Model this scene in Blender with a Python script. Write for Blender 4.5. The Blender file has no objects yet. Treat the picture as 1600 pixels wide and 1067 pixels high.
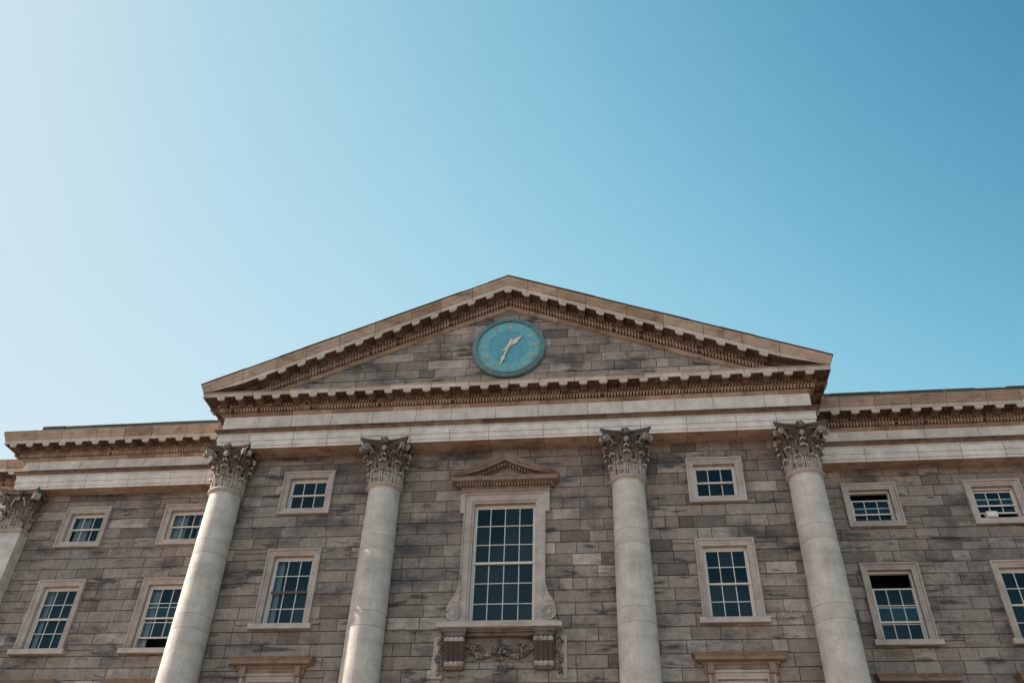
import bpy, math, random
from mathutils import Vector, Matrix
R = math.radians
S = bpy.context.scene
COL = S.collection

# ------------------------------------------------------------------ camera
YAW, PITCH, ROLL, FPX = -0.1404, 0.6663, 0.0362, 1317.14
CAM = Vector((3.6876, -25.8795, 1.6))
def make_camera():
    cy, sy, cp, sp = math.cos(YAW), math.sin(YAW), math.cos(PITCH), math.sin(PITCH)
    F = Vector((sy*cp, cy*cp, sp)); Rt = Vector((cy, -sy, 0)); U = Rt.cross(F)
    c, s = math.cos(ROLL), math.sin(ROLL)
    R2 = c*Rt + s*U; U2 = -s*Rt + c*U
    cam = bpy.data.cameras.new('camera'); o = bpy.data.objects.new('camera', cam); COL.objects.link(o)
    M = Matrix((R2, U2, -F)).transposed().to_4x4(); M.translation = CAM
    o.matrix_world = M
    cam.sensor_width = 36; cam.lens = FPX/1600*36; cam.clip_end = 5000; cam.clip_start = .1
    S.camera = o
make_camera()

# ------------------------------------------------------------------ sky, sun, exposure
SUN_EL, SUN_AZ = 40.5, 269.4            # azimuth clockwise from +Y
w = bpy.data.worlds.new('World'); S.world = w; w.use_nodes = True
nt = w.node_tree; nt.nodes.clear()
sky = nt.nodes.new('ShaderNodeTexSky'); sky.sky_type = 'NISHITA'; sky.sun_disc = False
sky.sun_elevation = R(SUN_EL); sky.sun_rotation = R(SUN_AZ)
sky.altitude = 20; sky.air_density = 1.0; sky.dust_density = 2.5; sky.ozone_density = 1.0
EXPO = 1.4
def vm(op, a, b):
    n = nt.nodes.new('ShaderNodeVectorMath'); n.operation = op
    for i, v in enumerate((a, b)):
        if hasattr(v, 'links'): nt.links.new(v, n.inputs[i])
        else: n.inputs[i].default_value = v
    return n.outputs[0]
# tone the clear sky: deeper overhead, softly limited glow towards the sun
def mth(op, a, b=0.0):
    n = nt.nodes.new('ShaderNodeMath'); n.operation = op
    for i, v in enumerate((a, b)):
        if hasattr(v, 'links'): nt.links.new(v, n.inputs[i])
        else: n.inputs[i].default_value = v
    return n.outputs[0]
gm = nt.nodes.new('ShaderNodeGamma'); gm.inputs[1].default_value = 1.2154
nt.links.new(vm('MULTIPLY', sky.outputs[0], (.1, .1, .1)), gm.inputs[0])
gc = nt.nodes.new('ShaderNodeTexCoord'); sx_ = nt.nodes.new('ShaderNodeSeparateXYZ'); nt.links.new(gc.outputs['Generated'], sx_.inputs[0])
xx = sx_.outputs[0]
ez = mth('EXPONENT', mth('SUBTRACT', mth('MULTIPLY', mth('SUBTRACT', sx_.outputs[2], .6), -3.083), mth('MULTIPLY', xx, mth('ADD', mth('MULTIPLY', xx, 2.600), 1.0487))))
cz = nt.nodes.new('ShaderNodeCombineXYZ')
for i in range(3): nt.links.new(ez, cz.inputs[i])
c1 = vm('MULTIPLY', vm('MULTIPLY', gm.outputs[0], (8.05, 20.9, 21.9)), cz.outputs[0])
c2 = vm('DIVIDE', c1, vm('ADD', vm('MULTIPLY', c1, (1.155, 1.128, 1.036)), (1, 1, 1)))
hz = nt.nodes.new('ShaderNodeMapRange'); hz.interpolation_type = 'SMOOTHSTEP'      # haze glow added low over the horizon, unseen, to brighten the shaded facade
for i, v in enumerate((.42, .06, 0.0, 1.0)): hz.inputs[i+1].default_value = v
nt.links.new(sx_.outputs[2], hz.inputs[0])
ch = nt.nodes.new('ShaderNodeCombineXYZ')
for i in range(3): nt.links.new(hz.outputs[0], ch.inputs[i])
c2 = vm('MULTIPLY', c2, vm('ADD', vm('MULTIPLY', ch.outputs[0], (1.35, .95, .68)), (1, 1, 1)))
bg = nt.nodes.new('ShaderNodeBackground'); bg.inputs[1].default_value = 0.10
out = nt.nodes.new('ShaderNodeOutputWorld')
nt.links.new(vm('MULTIPLY', c2, (10/2**EXPO,)*3), bg.inputs[0]); nt.links.new(bg.outputs[0], out.inputs[0])
sd = Vector((math.sin(R(SUN_AZ))*math.cos(R(SUN_EL)), math.cos(R(SUN_AZ))*math.cos(R(SUN_EL)), math.sin(R(SUN_EL))))
sl = bpy.data.lights.new('sun', 'SUN'); sl.energy = 4.0; sl.angle = R(0.5); sl.color = (1.0, 0.93, 0.82)
so = bpy.data.objects.new('sun', sl); COL.objects.link(so); so.rotation_mode = 'QUATERNION'
so.rotation_quaternion = sd.to_track_quat('Z', 'Y'); so.location = (-60, -2, 60)
S.view_settings.view_transform = 'Standard'; S.view_settings.look = 'None'
S.view_settings.exposure = EXPO; S.view_settings.gamma = 1
S.render.engine = 'CYCLES'
S.cycles.max_bounces = 6; S.cycles.diffuse_bounces = 4; S.cycles.glossy_bounces = 3; S.cycles.transparent_max_bounces = 8

# ------------------------------------------------------------------ materials
def new_mat(name):
    m = bpy.data.materials.new(name); m.use_nodes = True; t = m.node_tree; t.nodes.clear()
    o = t.nodes.new('ShaderNodeOutputMaterial'); b = t.nodes.new('ShaderNodeBsdfPrincipled')
    t.links.new(b.outputs[0], o.inputs[0]); return m, t, b
def N(t, k, **kw):
    n = t.nodes.new(k)
    for a, v in kw.items(): setattr(n, a, v)
    return n
def ramp(t, src, stops, interp='LINEAR'):
    r = N(t, 'ShaderNodeValToRGB'); r.color_ramp.interpolation = interp
    e = r.color_ramp.elements
    while len(e) < len(stops): e.new(0.5)
    for el, (p, c) in zip(e, stops):
        el.position = p; el.color = (c[0], c[1], c[2], 1) if isinstance(c, (tuple, list)) else (c, c, c, 1)
    t.links.new(src, r.inputs[0]); return r.outputs[0]
def noise(t, scale, detail=4, rough=.55, stretch=(1, 1, 1), off=(0, 0, 0)):
    tc = N(t, 'ShaderNodeTexCoord'); mp = N(t, 'ShaderNodeMapping')
    mp.inputs['Scale'].default_value = stretch; mp.inputs['Location'].default_value = off
    t.links.new(tc.outputs['Object'], mp.inputs[0])
    n = N(t, 'ShaderNodeTexNoise'); n.inputs['Scale'].default_value = scale
    n.inputs['Detail'].default_value = detail; n.inputs['Roughness'].default_value = rough
    t.links.new(mp.outputs[0], n.inputs[0]); return n.outputs[0]
def mix(t, mode, fac, a, b):
    m = N(t, 'ShaderNodeMix', data_type='RGBA', blend_type=mode)
    for i, v in ((0, fac), (6, a), (7, b)):
        if hasattr(v, 'links'): t.links.new(v, m.inputs[i])
        elif i == 0: m.inputs[0].default_value = v
        else: m.inputs[i].default_value = (v[0], v[1], v[2], 1)
    return m.outputs[2]
def stone(name, tones, speck=.35, soot=None, soot_amt=.6, soot_scale=1.1, soot_thr=(.5, .72), streak=0.0, rough=.85, bump=.35, warm=False, pits=0):
    m, t, b = new_mat(name)
    at = N(t, 'ShaderNodeAttribute', attribute_name='tone')
    n = len(tones); base = ramp(t, at.outputs['Fac'], [(i/(n-1), c) for i, c in enumerate(tones)])
    mott = ramp(t, noise(t, 2.3, 5, .6), [(.3, .80), (.7, 1.14)])
    c = mix(t, 'MULTIPLY', 1, base, mott)
    fine = ramp(t, noise(t, 34, 3, .8), [(.25, 1-speck), (.75, 1+speck)])
    c = mix(t, 'MULTIPLY', 1, c, fine)
    if warm:
        c = mix(t, 'MULTIPLY', 1, c, ramp(t, noise(t, .22, 3, .5, (1, 1, 1), (9, 2, 4)), [(.35, (.87, .88, .90)), (.65, (1.14, 1.07, 1.0))]))
        c = mix(t, 'MULTIPLY', 1, c, ramp(t, noise(t, 7.0, 5, .75, (1, 1, 1.15)), [(.32, .80), (.5, 1.0), (.72, 1.16)]))
    if warm:
        c = mix(t, 'MIX', ramp(t, noise(t, 1.5, 4, .6, (.55, 1, 2.4), (20, 3, 5)), [(.57, 0.0), (.66, .80)]), c, (.046, .044, .045))
    if soot is not None:
        f = ramp(t, noise(t, soot_scale, 5, .62, (.75, 1, 1.5), (3, 1, 7)), [(soot_thr[0], 0.0), (soot_thr[1], soot_amt)])
        c = mix(t, 'MIX', f, c, soot)
    if pits:
        f = mix(t, 'MULTIPLY', 1, ramp(t, noise(t, 17, 3, .7, (1, 1, .8)), [(.60, 0.0), (.68, pits)]), ramp(t, noise(t, .9, 3, .5, (1, 1, .6), (5, 5, 2)), [(.42, .15), (.6, 1.0)]))
        c = mix(t, 'MIX', f, c, tuple(v*.35 for v in tones[0]))
    if streak:
        f = ramp(t, noise(t, 2.2, 4, .6, (2.2, 1, .16), (1, 4, 0)), [(.52, 0.0), (.74, streak)])
        c = mix(t, 'MIX', f, c, (c0 := (tones[0][0]*.55, tones[0][1]*.5, tones[0][2]*.48)))
    t.links.new(c, b.inputs['Base Color']); b.inputs['Roughness'].default_value = rough
    b.inputs['Specular IOR Level'].default_value = .25
    bp = N(t, 'ShaderNodeBump'); bp.inputs['Strength'].default_value = bump; bp.inputs['Distance'].default_value = .02
    t.links.new(noise(t, 14, 6, .7), bp.inputs['Height']); t.links.new(bp.outputs[0], b.inputs['Normal'])
    return m
granite = stone('granite_ashlar', [(.125, .108, .102), (.208, .176, .160), (.275, .231, .205), (.305, .260, .234), (.355, .308, .282), (.50, .44, .41)],
                speck=.48, soot=(.050, .050, .056), soot_amt=.78, soot_scale=.75, soot_thr=(.50, .68), bump=.6, warm=True, streak=.22)
joint_m = stone('mortar_joint', [(.06, .055, .052), (.10, .09, .082)], speck=.2)
pale = stone('pale_portland_stone', [(.56, .505, .47), (.64, .585, .55), (.71, .66, .63)], speck=.08, soot=(.42, .34, .27), soot_amt=.35, soot_scale=1.0, soot_thr=(.53, .74), streak=.22, bump=.2, pits=.4)
shaftm = stone('column_stone', [(.51, .45, .405), (.56, .502, .46), (.59, .535, .50)], speck=.13, soot=(.27, .24, .21), soot_amt=.45, soot_scale=1.0, soot_thr=(.52, .72), streak=.30, bump=.25, pits=.7)
buff = stone('weathered_cornice_stone', [(.27, .175, .128), (.41, .288, .22), (.49, .368, .298)], speck=.15, soot=(.10, .07, .052), soot_amt=.7, soot_scale=2.2, soot_thr=(.50, .72), bump=.4)
blight = stone('pale_cornice_stone', [(.42, .335, .275), (.52, .43, .36), (.60, .515, .45)], speck=.12, soot=(.22, .165, .13), soot_amt=.55, soot_scale=1.8, soot_thr=(.54, .76), bump=.3)  # paler buff for the corona fascia and modillion fronts
soot_shade = stone('soot_and_shade_stone', [(.115, .072, .052), (.175, .115, .084), (.26, .185, .14)], speck=.2, soot=(.06, .042, .034), soot_amt=.7, soot_scale=4, soot_thr=(.45, .7), bump=.4)  # soot tone that also puts the shade of undersides and coffers into colour
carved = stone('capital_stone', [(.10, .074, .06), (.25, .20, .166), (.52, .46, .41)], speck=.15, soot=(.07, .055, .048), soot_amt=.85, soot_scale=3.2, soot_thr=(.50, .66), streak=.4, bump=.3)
gap_shade = stone('soot_gap_shade_stone', [(.07, .05, .04), (.10, .075, .06)], speck=.2)  # dark joints; behind the teeth, soot with the gap shade put into colour
trim = stone('window_surround_stone', [(.38, .312, .280), (.435, .365, .332), (.50, .432, .398)], speck=.12, soot=(.24, .20, .17), soot_amt=.6, soot_scale=1.6, soot_thr=(.5, .75), bump=.2)
hoodst = stone('rain_darkened_stone', [(.20, .138, .104), (.265, .19, .148), (.335, .255, .205)], speck=.15, soot=(.10, .075, .06), soot_amt=.7, soot_scale=2.5, soot_thr=(.5, .7), bump=.3)
slate = stone('roof_slate', [(.04, .036, .035), (.06, .054, .052), (.085, .076, .07)], speck=.25, bump=.4)
leadm = stone('lead_sheet', [(.30, .28, .26), (.42, .40, .38)], speck=.1, rough=.6)
def paint(name, col, rough=.55, wear=.25):
    m, t, b = new_mat(name)
    c = mix(t, 'MIX', ramp(t, noise(t, 9, 5, .65), [(.5, 0.0), (.75, wear*2)]), col, tuple(v*.35 for v in col))
    t.links.new(c, b.inputs['Base Color']); b.inputs['Roughness'].default_value = rough; return m
white_wood = paint('old_white_paint', (.66, .61, .565), .5, .2)
dark_wood = paint('dark_painted_rail', (.07, .065, .06))
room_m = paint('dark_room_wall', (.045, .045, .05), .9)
curtain_m = paint('pale_curtain', (.26, .29, .30), .9, .1)
box_m = paint('white_plastic', (.7, .7, .68), .4, .1)
def glass_mat():
    m = bpy.data.materials.new('window_glass'); m.use_nodes = True; t = m.node_tree; t.nodes.clear()
    o = N(t, 'ShaderNodeOutputMaterial'); fr = N(t, 'ShaderNodeFresnel'); fr.inputs[0].default_value = 1.5
    mu = N(t, 'ShaderNodeMath', operation='MULTIPLY'); mu.inputs[1].default_value = .7
    tr = N(t, 'ShaderNodeBsdfTransparent'); tr.inputs[0].default_value = (.80, .90, .92, 1)
    gl = N(t, 'ShaderNodeBsdfGlossy'); gl.inputs['Roughness'].default_value = .03; gl.inputs['Color'].default_value = (.28, .68, .92, 1)
    ms = N(t, 'ShaderNodeMixShader'); bp = N(t, 'ShaderNodeBump'); bp.inputs['Strength'].default_value = .25; bp.inputs['Distance'].default_value = .02
    t.links.new(noise(t, 2.5, 1, .5), bp.inputs['Height']); t.links.new(bp.outputs[0], gl.inputs['Normal'])
    t.links.new(fr.outputs[0], mu.inputs[0]); t.links.new(mu.outputs[0], ms.inputs[0])
    t.links.new(tr.outputs[0], ms.inputs[1]); t.links.new(gl.outputs[0], ms.inputs[2])
    at = N(t, 'ShaderNodeAttribute', attribute_name='tone'); dm = N(t, 'ShaderNodeMath', operation='MULTIPLY'); dm.inputs[1].default_value = .045; t.links.new(at.outputs['Fac'], dm.inputs[0])
    df = N(t, 'ShaderNodeBsdfDiffuse'); df.inputs[0].default_value = (.30, .38, .40, 1); m2 = N(t, 'ShaderNodeMixShader'); t.links.new(dm.outputs[0], m2.inputs[0]); t.links.new(ms.outputs[0], m2.inputs[1]); t.links.new(df.outputs[0], m2.inputs[2]); t.links.new(m2.outputs[0], o.inputs[0]); return m
glass = glass_mat()
def flatm(name, col, rough=.6, metal=0, var=.15, sc=6):
    m, t, b = new_mat(name)
    c = mix(t, 'MULTIPLY', 1, col, ramp(t, noise(t, sc, 5, .65), [(.3, 1-var), (.7, 1+var)]))
    t.links.new(c, b.inputs['Base Color']); b.inputs['Roughness'].default_value = rough; b.inputs['Metallic'].default_value = metal; return m
clock_rim = flatm('verdigris_rim', (.125, .215, .235), .7, 0, .30, 5)
clock_blue = flatm('blue_dial_outer', (.135, .40, .47), .6, 0, .16, 4)
clock_deep = flatm('blue_dial_inner', (.095, .33, .42), .6, 0, .16, 4)
gold = flatm('old_gilding', (.74, .58, .44), .5, 0.2, .15, 8)
gold_dim = flatm('faded_gilding', (.44, .50, .45), .6, 0, .35, 10)
def ground_mat():
    m, t, b = new_mat('warm_paving')
    tc = N(t, 'ShaderNodeTexCoord'); br = N(t, 'ShaderNodeTexBrick'); br.inputs['Scale'].default_value = 2.0
    br.inputs['Color1'].default_value = (.135, .092, .064, 1); br.inputs['Color2'].default_value = (.165, .113, .08, 1); br.inputs['Mortar'].default_value = (.07, .055, .04, 1)
    br.inputs['Mortar Size'].default_value = .015
    t.links.new(tc.outputs['Object'], br.inputs[0])
    c = mix(t, 'MULTIPLY', 1, br.outputs[0], ramp(t, noise(t, .4, 6, .6), [(.3, .8), (.7, 1.15)]))
    t.links.new(c, b.inputs['Base Color']); b.inputs['Roughness'].default_value = .9; return m
paving = ground_mat()

# ------------------------------------------------------------------ mesh helpers
class MB:
    def __init__(s): s.v = []; s.f = []; s.t = []; s.m = []; s.sm = []
    def face(s, idx, tone=.5, mat=0, smooth=False): s.f.append(idx); s.t.append(tone); s.m.append(mat); s.sm.append(smooth)
    def poly(s, pts, tone=.5, mat=0):
        n = len(s.v); s.v += [tuple(p) for p in pts]; s.face(tuple(range(n, n+len(pts))), tone, mat)
    def box(s, x0, x1, y0, y1, z0, z1, tone=.5, mat=0, fn=None):
        n = len(s.v); P = [(x, y, z) for z in (z0, z1) for y in (y0, y1) for x in (x0, x1)]
        if fn: P = [fn(*p) for p in P]
        s.v += P
        for q in ((0, 2, 3, 1), (4, 5, 7, 6), (0, 1, 5, 4), (2, 6, 7, 3), (0, 4, 6, 2), (1, 3, 7, 5)): s.face(tuple(n+i for i in q), tone, mat)
    def grid(s, rows, tone=.5, mat=0, smooth=True, close=False, tonefn=None):
        n = len(s.v); W = len(rows[0])
        for r in rows: s.v += [tuple(p) for p in r]
        for i in range(len(rows)-1):
            for j in range(W if close else W-1):
                k = (j+1) % W
                s.face((n+i*W+j, n+i*W+k, n+(i+1)*W+k, n+(i+1)*W+j), tonefn(i, j) if tonefn else tone, mat, smooth)
    def lathe(s, prof, seg=32, c=(0, 0), tone=.5, mat=0, smooth=True, tonefn=None):
        rows = [[(c[0]+r*math.cos(2*math.pi*k/seg), c[1]+r*math.sin(2*math.pi*k/seg), z) for k in range(seg)] for r, z in prof]
        s.grid(rows, tone, mat, smooth, True, tonefn)
    def blob(s, c, r, seed=0, tone=.5, mat=0, nu=7, nv=5, jit=.22):
        rn = random.Random(seed); rows = []
        for i in range(nv+1):
            th = math.pi*i/nv; row = []
            for k in range(nu):
                ph = 2*math.pi*k/nu + .3*i; q = 1+rn.uniform(-jit, jit) if 0 < i < nv else 1
                row.append((c[0]+r[0]*q*math.sin(th)*math.cos(ph), c[1]+r[1]*q*math.sin(th)*math.sin(ph), c[2]+r[2]*q*math.cos(th)))
            rows.append(row)
        s.grid(rows, tone, mat, True, True)
    def tube(s, pts, rad, seg=6, tone=.5, mat=0):
        rows = []
        for i, p in enumerate(pts):
            p = Vector(p); a = Vector(pts[max(0, i-1)]); b = Vector(pts[min(len(pts)-1, i+1)]); d = (b-a).normalized()
            u = d.cross(Vector((0, 0, 1))); u = u.normalized() if u.length > .05 else d.cross(Vector((1, 0, 0))).normalized()
            v = d.cross(u); r = rad(i/(len(pts)-1)) if callable(rad) else rad
            rows.append([tuple(p+u*r*math.cos(2*math.pi*k/seg)+v*r*math.sin(2*math.pi*k/seg)) for k in range(seg)])
        s.grid(rows, tone, mat, True, True)
    def mesh(s, name, mats):
        me = bpy.data.meshes.new(name); me.from_pydata(s.v, [], s.f)
        for m in mats: me.materials.append(m)
        a = me.attributes.new('tone', 'FLOAT', 'FACE'); a.data.foreach_set('value', s.t)
        me.polygons.foreach_set('material_index', s.m); me.polygons.foreach_set('use_smooth', s.sm)
        me.validate(); me.update(); return me
    def build(s, name, mats, parent=None, loc=(0, 0, 0), bevel=0):
        if not isinstance(mats, (list, tuple)): mats = [mats]
        return link(name, s.mesh(name, mats), parent, loc)
def link(name, me, parent=None, loc=(0, 0, 0), rz=0):
    o = bpy.data.objects.new(name, me); COL.objects.link(o); o.location = loc; o.rotation_euler.z = rz
    if parent: o.parent = parent
    return o
def tag(o, label=None, cat=None, group=None, kind=None):
    for k, v in (('label', label), ('category', cat), ('group', group), ('kind', kind)):
        if v: o[k] = v
    return o
rnd = random.Random(7)

def stations(path, seg, jw, rng, start=0.0):
    """list of (base, miter_offset_vec, notch, block_id) along the polyline"""
    n = len(path); P = [Vector((p[0], p[1])) for p in path]; nor = []
    for i in range(n-1):
        d = (P[i+1]-P[i]).normalized(); nor.append(Vector((d.y, -d.x)))
    out = []; bid = 0
    for i in range(n-1):
        L = (P[i+1]-P[i]).length; d = (P[i+1]-P[i])/L
        mit = nor[i] if i == 0 else (nor[i-1]+nor[i])/(1+nor[i-1].dot(nor[i]))
        out.append((P[i], mit, 0, bid))
        s = rng.uniform(.4, 1)*seg
        while s < L-.35*seg:
            for q, nt_ in ((-jw, 0), (0, 1), (jw, 0)):
                out.append((P[i]+d*(s+q), nor[i], nt_, bid + (1 if q >= 0 else 0)))
            bid += 1; s += seg*rng.uniform(.8, 1.25)
    out.append((P[-1], nor[-1], 0, bid)); return out
def sweep(mb, path, prof, seg=1.3, jw=.008, jd=.014, seed=1, mat=0, zf=None, tones=(.2, .9), mats=None, jmat=None):
    rng = random.Random(seed); st = stations(path, seg, jw, rng); tn = {}
    n = len(mb.v); W = len(prof)
    for (b, m, nt_, bid) in st:
        for d, z in prof:
            dd = d-(jd if nt_ and d > -.2 else 0); x = b.x+m.x*dd; y = b.y+m.y*dd
            mb.v.append((x, y, zf(x, z) if zf else z))
    for i in range(len(st)-1):
        bid = st[i][3]
        if bid not in tn: tn[bid] = rng.uniform(*tones)
        for j in range(W-1):
            mb.face((n+i*W+j, n+(i+1)*W+j, n+(i+1)*W+j+1, n+i*W+j+1), tn[bid], jmat if jmat is not None and (st[i][2] or st[i+1][2]) else mats[j] if mats else mat)

# ------------------------------------------------------------------ ground
g = MB(); g.box(-900, 900, -900, 900, -.5, 0); go = g.build('ground', paving); tag(go, kind='structure')

# ------------------------------------------------------------------ the building
bld = bpy.data.objects.new('classical_building', None); COL.objects.link(bld); bld.location = (0, 0, 0)
tag(bld, 'grey granite classical building with four tall columns, a clock pediment and side wings', 'building')

YF, XF, YWF, D = -.735, 10.62, 1.60, 2.18
ZS, ZFT = 17.22, 18.61            # central soffit, frieze top
ZSW, ZFTW = 17.15, 18.42          # wings
XW = 20.03; YFAR = 3.75
PC = 0.406                        # course pitch

def rect_sub(r, h):
    x0, x1, z0, z1 = r; a0, a1, b0, b1 = h
    if a1 <= x0 or a0 >= x1 or b1 <= z0 or b0 >= z1: return [r]
    o = []
    if b0 > z0: o.append((x0, x1, z0, b0))
    if b1 < z1: o.append((x0, x1, b1, z1))
    c0, c1 = max(z0, b0), min(z1, b1)
    if a0 > x0: o.append((x0, a0, c0, c1))
    if a1 < x1: o.append((a1, x1, c0, c1))
    return o
def ashlar(mb, x0, x1, ztop, zbot, y, holes, seed, phase=16.874, g_=.008, dep=.026, lim=None, tone_bias=0):
    rng = random.Random(seed)
    k = math.ceil((ztop-phase)/PC)
    zc = phase+k*PC
    while zc-PC > zbot-PC:
        zt, zb = min(zc, ztop), max(zc-PC, zbot)
        zc -= PC
        if zt-zb < .02: continue
        x = x0-rng.uniform(0, .8); rowt = rng.uniform(-.06, .06)
        while x < x1:
            L = rng.choice((.45, .58, .7, .78, .86, .95, 1.05, 1.2, 1.6)); a, b = max(x, x0), min(x+L, x1); x += L
            if b-a < .02: continue
            if lim:
                l = lim(zb)
                if b < -l or a > l: continue
                l2 = lim(zt); a = max(a, -l); b = min(b, l)
            u = rng.random(); tone = min(1, max(0, rng.gauss(.50, .16)+rowt+tone_bias+(-.25 if u < .04 else .30 if u > .93 else 0)))
            yo = y+rng.uniform(-.012, .008)
            rects = [(a, b, zb, zt)]
            for h in holes: rects = [q for r in rects for q in rect_sub(r, h)]
            for (p0, p1, q0, q1) in rects:
                if p1-p0 < 2.2*g_ or q1-q0 < 2.2*g_: continue
                n = len(mb.v); o = 1.2*g_; gx = g_*rng.choice((.45, .7, 1.0))
                mb.v += [(p0, y+dep, q0), (p1, y+dep, q0), (p1, y+dep, q1), (p0, y+dep, q1)]
                ch = rng.random() < .10; e = [rng.uniform(0, .012) if ch else 0 for _ in range(4)]
                mb.v += [(p0+gx+e[0], y+dep*.6, q0+g_), (p1-gx-e[1], y+dep*.6, q0+g_+e[1]), (p1-gx, y+dep*.6, q1-g_-e[2]), (p0+gx, y+dep*.6, q1-g_-e[3])]
                mb.v += [(p0+gx*2, yo, q0+g_+o), (p1-gx*2, yo, q0+g_+o), (p1-gx*2, yo, q1-g_-o), (p0+gx*2, yo, q1-g_-o)]
                for i in range(4):
                    j = (i+1) % 4; mb.face((n+i, n+j, n+4+j, n+4+i), .3, 1); mb.face((n+4+i, n+4+j, n+8+j, n+8+i), tone, 0)
                mb.face((n+8, n+9, n+10, n+11), tone, 0)

W1, W2, W3 = 7.142, 12.69, 16.83
SM = (.70, 15.13, 16.33); TL = (.70, 11.0, 13.35); LO = (.71, 6.6, 9.22); CW = (1.05, 10.95, 15.08)
def hole(cx, w): return (cx-w[0]-.12, cx+w[0]+.12, w[1]-(.10 if w is SM else 0), w[2]+.12)
# central wall
mb = MB()
hs = [hole(s*W1, q) for s in (-1, 1) for q in (SM, TL, LO)]+[hole(0, CW)]
ashlar(mb, -10.3, 10.3, 17.6, 4.9, 0, hs, 11)
for s in (-1, 1):
    mb.box(*sorted((s*10.29, s*10.31)), 0.02, 2.3, 4.9, 17.6, .5)
wall_c = mb.build('wall', [granite, joint_m], bld)
mb = MB(); mb.box(-10.8, 10.8, -1.5, .4, 0, 4.6, .5); mb.box(-10.95, 10.95, -1.65, .5, 4.6, 4.9, .8); mb.build('podium', [granite], bld)
# wings
for s in (-1, 1):
    mb = MB(); h = [hole(s*x, q) for x in (W2, W3) for q in (SM, TL, LO)]
    a, b = sorted((s*10.3, s*XW)); ashlar(mb, a, b, 17.5, 0, D, h, 20+s)
    a, b = sorted((s*XW, s*32)); ashlar(mb, a, b, 17.5, 0, 4.3, [], 30+s)
    mb.box(*sorted((s*(XW-.01), s*(XW+.01))), D+.02, 4.32, 0, 17.5, .5)
    mb.build('wall', [granite, joint_m], bld)

# entablatures --------------------------------------------------------------
def eggs(mb, path, d, z, pitch, r, zf=None, tone=(.3, 1), mat=0):
    """carved egg and dart beads"""
    rng = random.Random(5); P = [Vector((p[0], p[1])) for p in path]
    for i in range(len(P)-1):
        dv = (P[i+1]-P[i]); L = dv.length; dv /= L; nn = Vector((dv.y, -dv.x)); s = -d
        if i == 0 and len(P) > 2 and False: s = 0
        lo = -d if i > 0 else 0; hi = L+d if i < len(P)-2 else L
        s = lo+pitch*.5
        while s < hi-pitch*.3:
            q = P[i]+dv*s+nn*d; zz = zf(q.x, z) if zf else z
            a = dv*(r*.82)
            v = len(mb.v); t = rng.uniform(*tone)
            c = Vector((q.x, q.y, zz)); T3 = Vector((dv.x, dv.y, 0)); N3 = Vector((nn.x, nn.y, 0))
            pts = []
            for k in range(6):
                an = math.pi*2*k/6; pts.append(c+T3*(r*.8*math.cos(an))+Vector((0, 0, r*1.35*math.sin(an))))
            mb.v += [tuple(p) for p in pts]+[tuple(c+N3*r*.9-Vector((0, 0, r*.3)))]
            for k in range(6): mb.face((v+k, v+(k+1) % 6, v+6), t, mat, True)
            s += pitch
def teeth(mb, path, d0, d1, z0, z1, pitch, wd, zf=None, mat=0):
    rng = random.Random(9); P = [Vector((p[0], p[1])) for p in path]
    for i in range(len(P)-1):
        dv = (P[i+1]-P[i]); L = dv.length; dv /= L; nn = Vector((dv.y, -dv.x))
        prevc = i > 0; nextc = i < len(P)-2
        def cv(k): a = (P[k]-P[k-1]).normalized(); b = (P[k+1]-P[k]).normalized(); return 1 if a.x*b.y-a.y*b.x > 0 else -1
        lo = -d1*cv(i) if prevc else 0; hi = L+d1*cv(i+1) if nextc else L
        s = lo+pitch*.3
        while s < hi-wd:
            if rng.random() > .985: s += pitch; continue
            pts = []
            for z in (z0, z1):
                for (a, dd) in ((s, d0), (s+wd, d0), (s, d1), (s+wd, d1)):
                    q = P[i]+dv*a+nn*dd; pts.append((q.x, q.y, zf(q.x, z) if zf else z))
            n = len(mb.v); mb.v += pts; t = rng.uniform(.3, 1)
            for q in ((0, 1, 3, 2), (4, 6, 7, 5), (2, 3, 7, 6), (0, 2, 6, 4), (1, 5, 7, 3)): mb.face(tuple(n+k for k in q), t, mat)
            s += pitch

def architrave(path, z, parent, seed):
    mb = MB(); sweep(mb, path, [(-.95, z), (0, z), (0, z+.10), (.03, z+.106), (.03, z+.30), (.06, z+.306), (.06, z+.525), (.075, z+.535)], 1.55, seed=seed, tones=(.3, .95), jd=.01, mats=[1]+[0]*6, jmat=2)
    a = mb.build('architrave', [pale, buff, soot_shade], parent)
    mb = MB(); sweep(mb, path, [(.06, z+.532), (.075, z+.56), (.085, z+.575), (.10, z+.60), (.15, z+.70), (.165, z+.72), (.195, z+.725), (.195, z+.757), (.175, z+.78), (-.3, z+.80)], 1.55, seed=seed+50, mats=[1]*3+[0]*6)
    eggs(mb, path, .09, z+.625, .115, .044, mat=2)
    mb.build('carved_moulding', [soot_shade, pale, hoodst], a)
    return a
def cornice_profile(z, sima):
    p = [(-.3, z-.01), (.01, z-.01), (.02, z+.02), (.045, z+.035), (.075, z+.075), (.10, z+.09), (.10, z+.112), (.085, z+.118), (.085, z+.255),
         (.20, z+.262), (.20, z+.285), (.19, z+.295), (.19, z+.365), (.30, z+.375), (.30, z+.50), (.685, z+.505), (.685, z+.46), (.715, z+.46), (.715, z+.61), (.735, z+.625), (.745, z+.66)]
    if sima: p += [(.75, z+.672), (.755, z+.70), (.775, z+.77), (.81, z+.84), (.83, z+.90), (.83, z+.955), (.815, z+.965)]
    return p+[(-.6, p[-1][1]+.01)]
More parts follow.
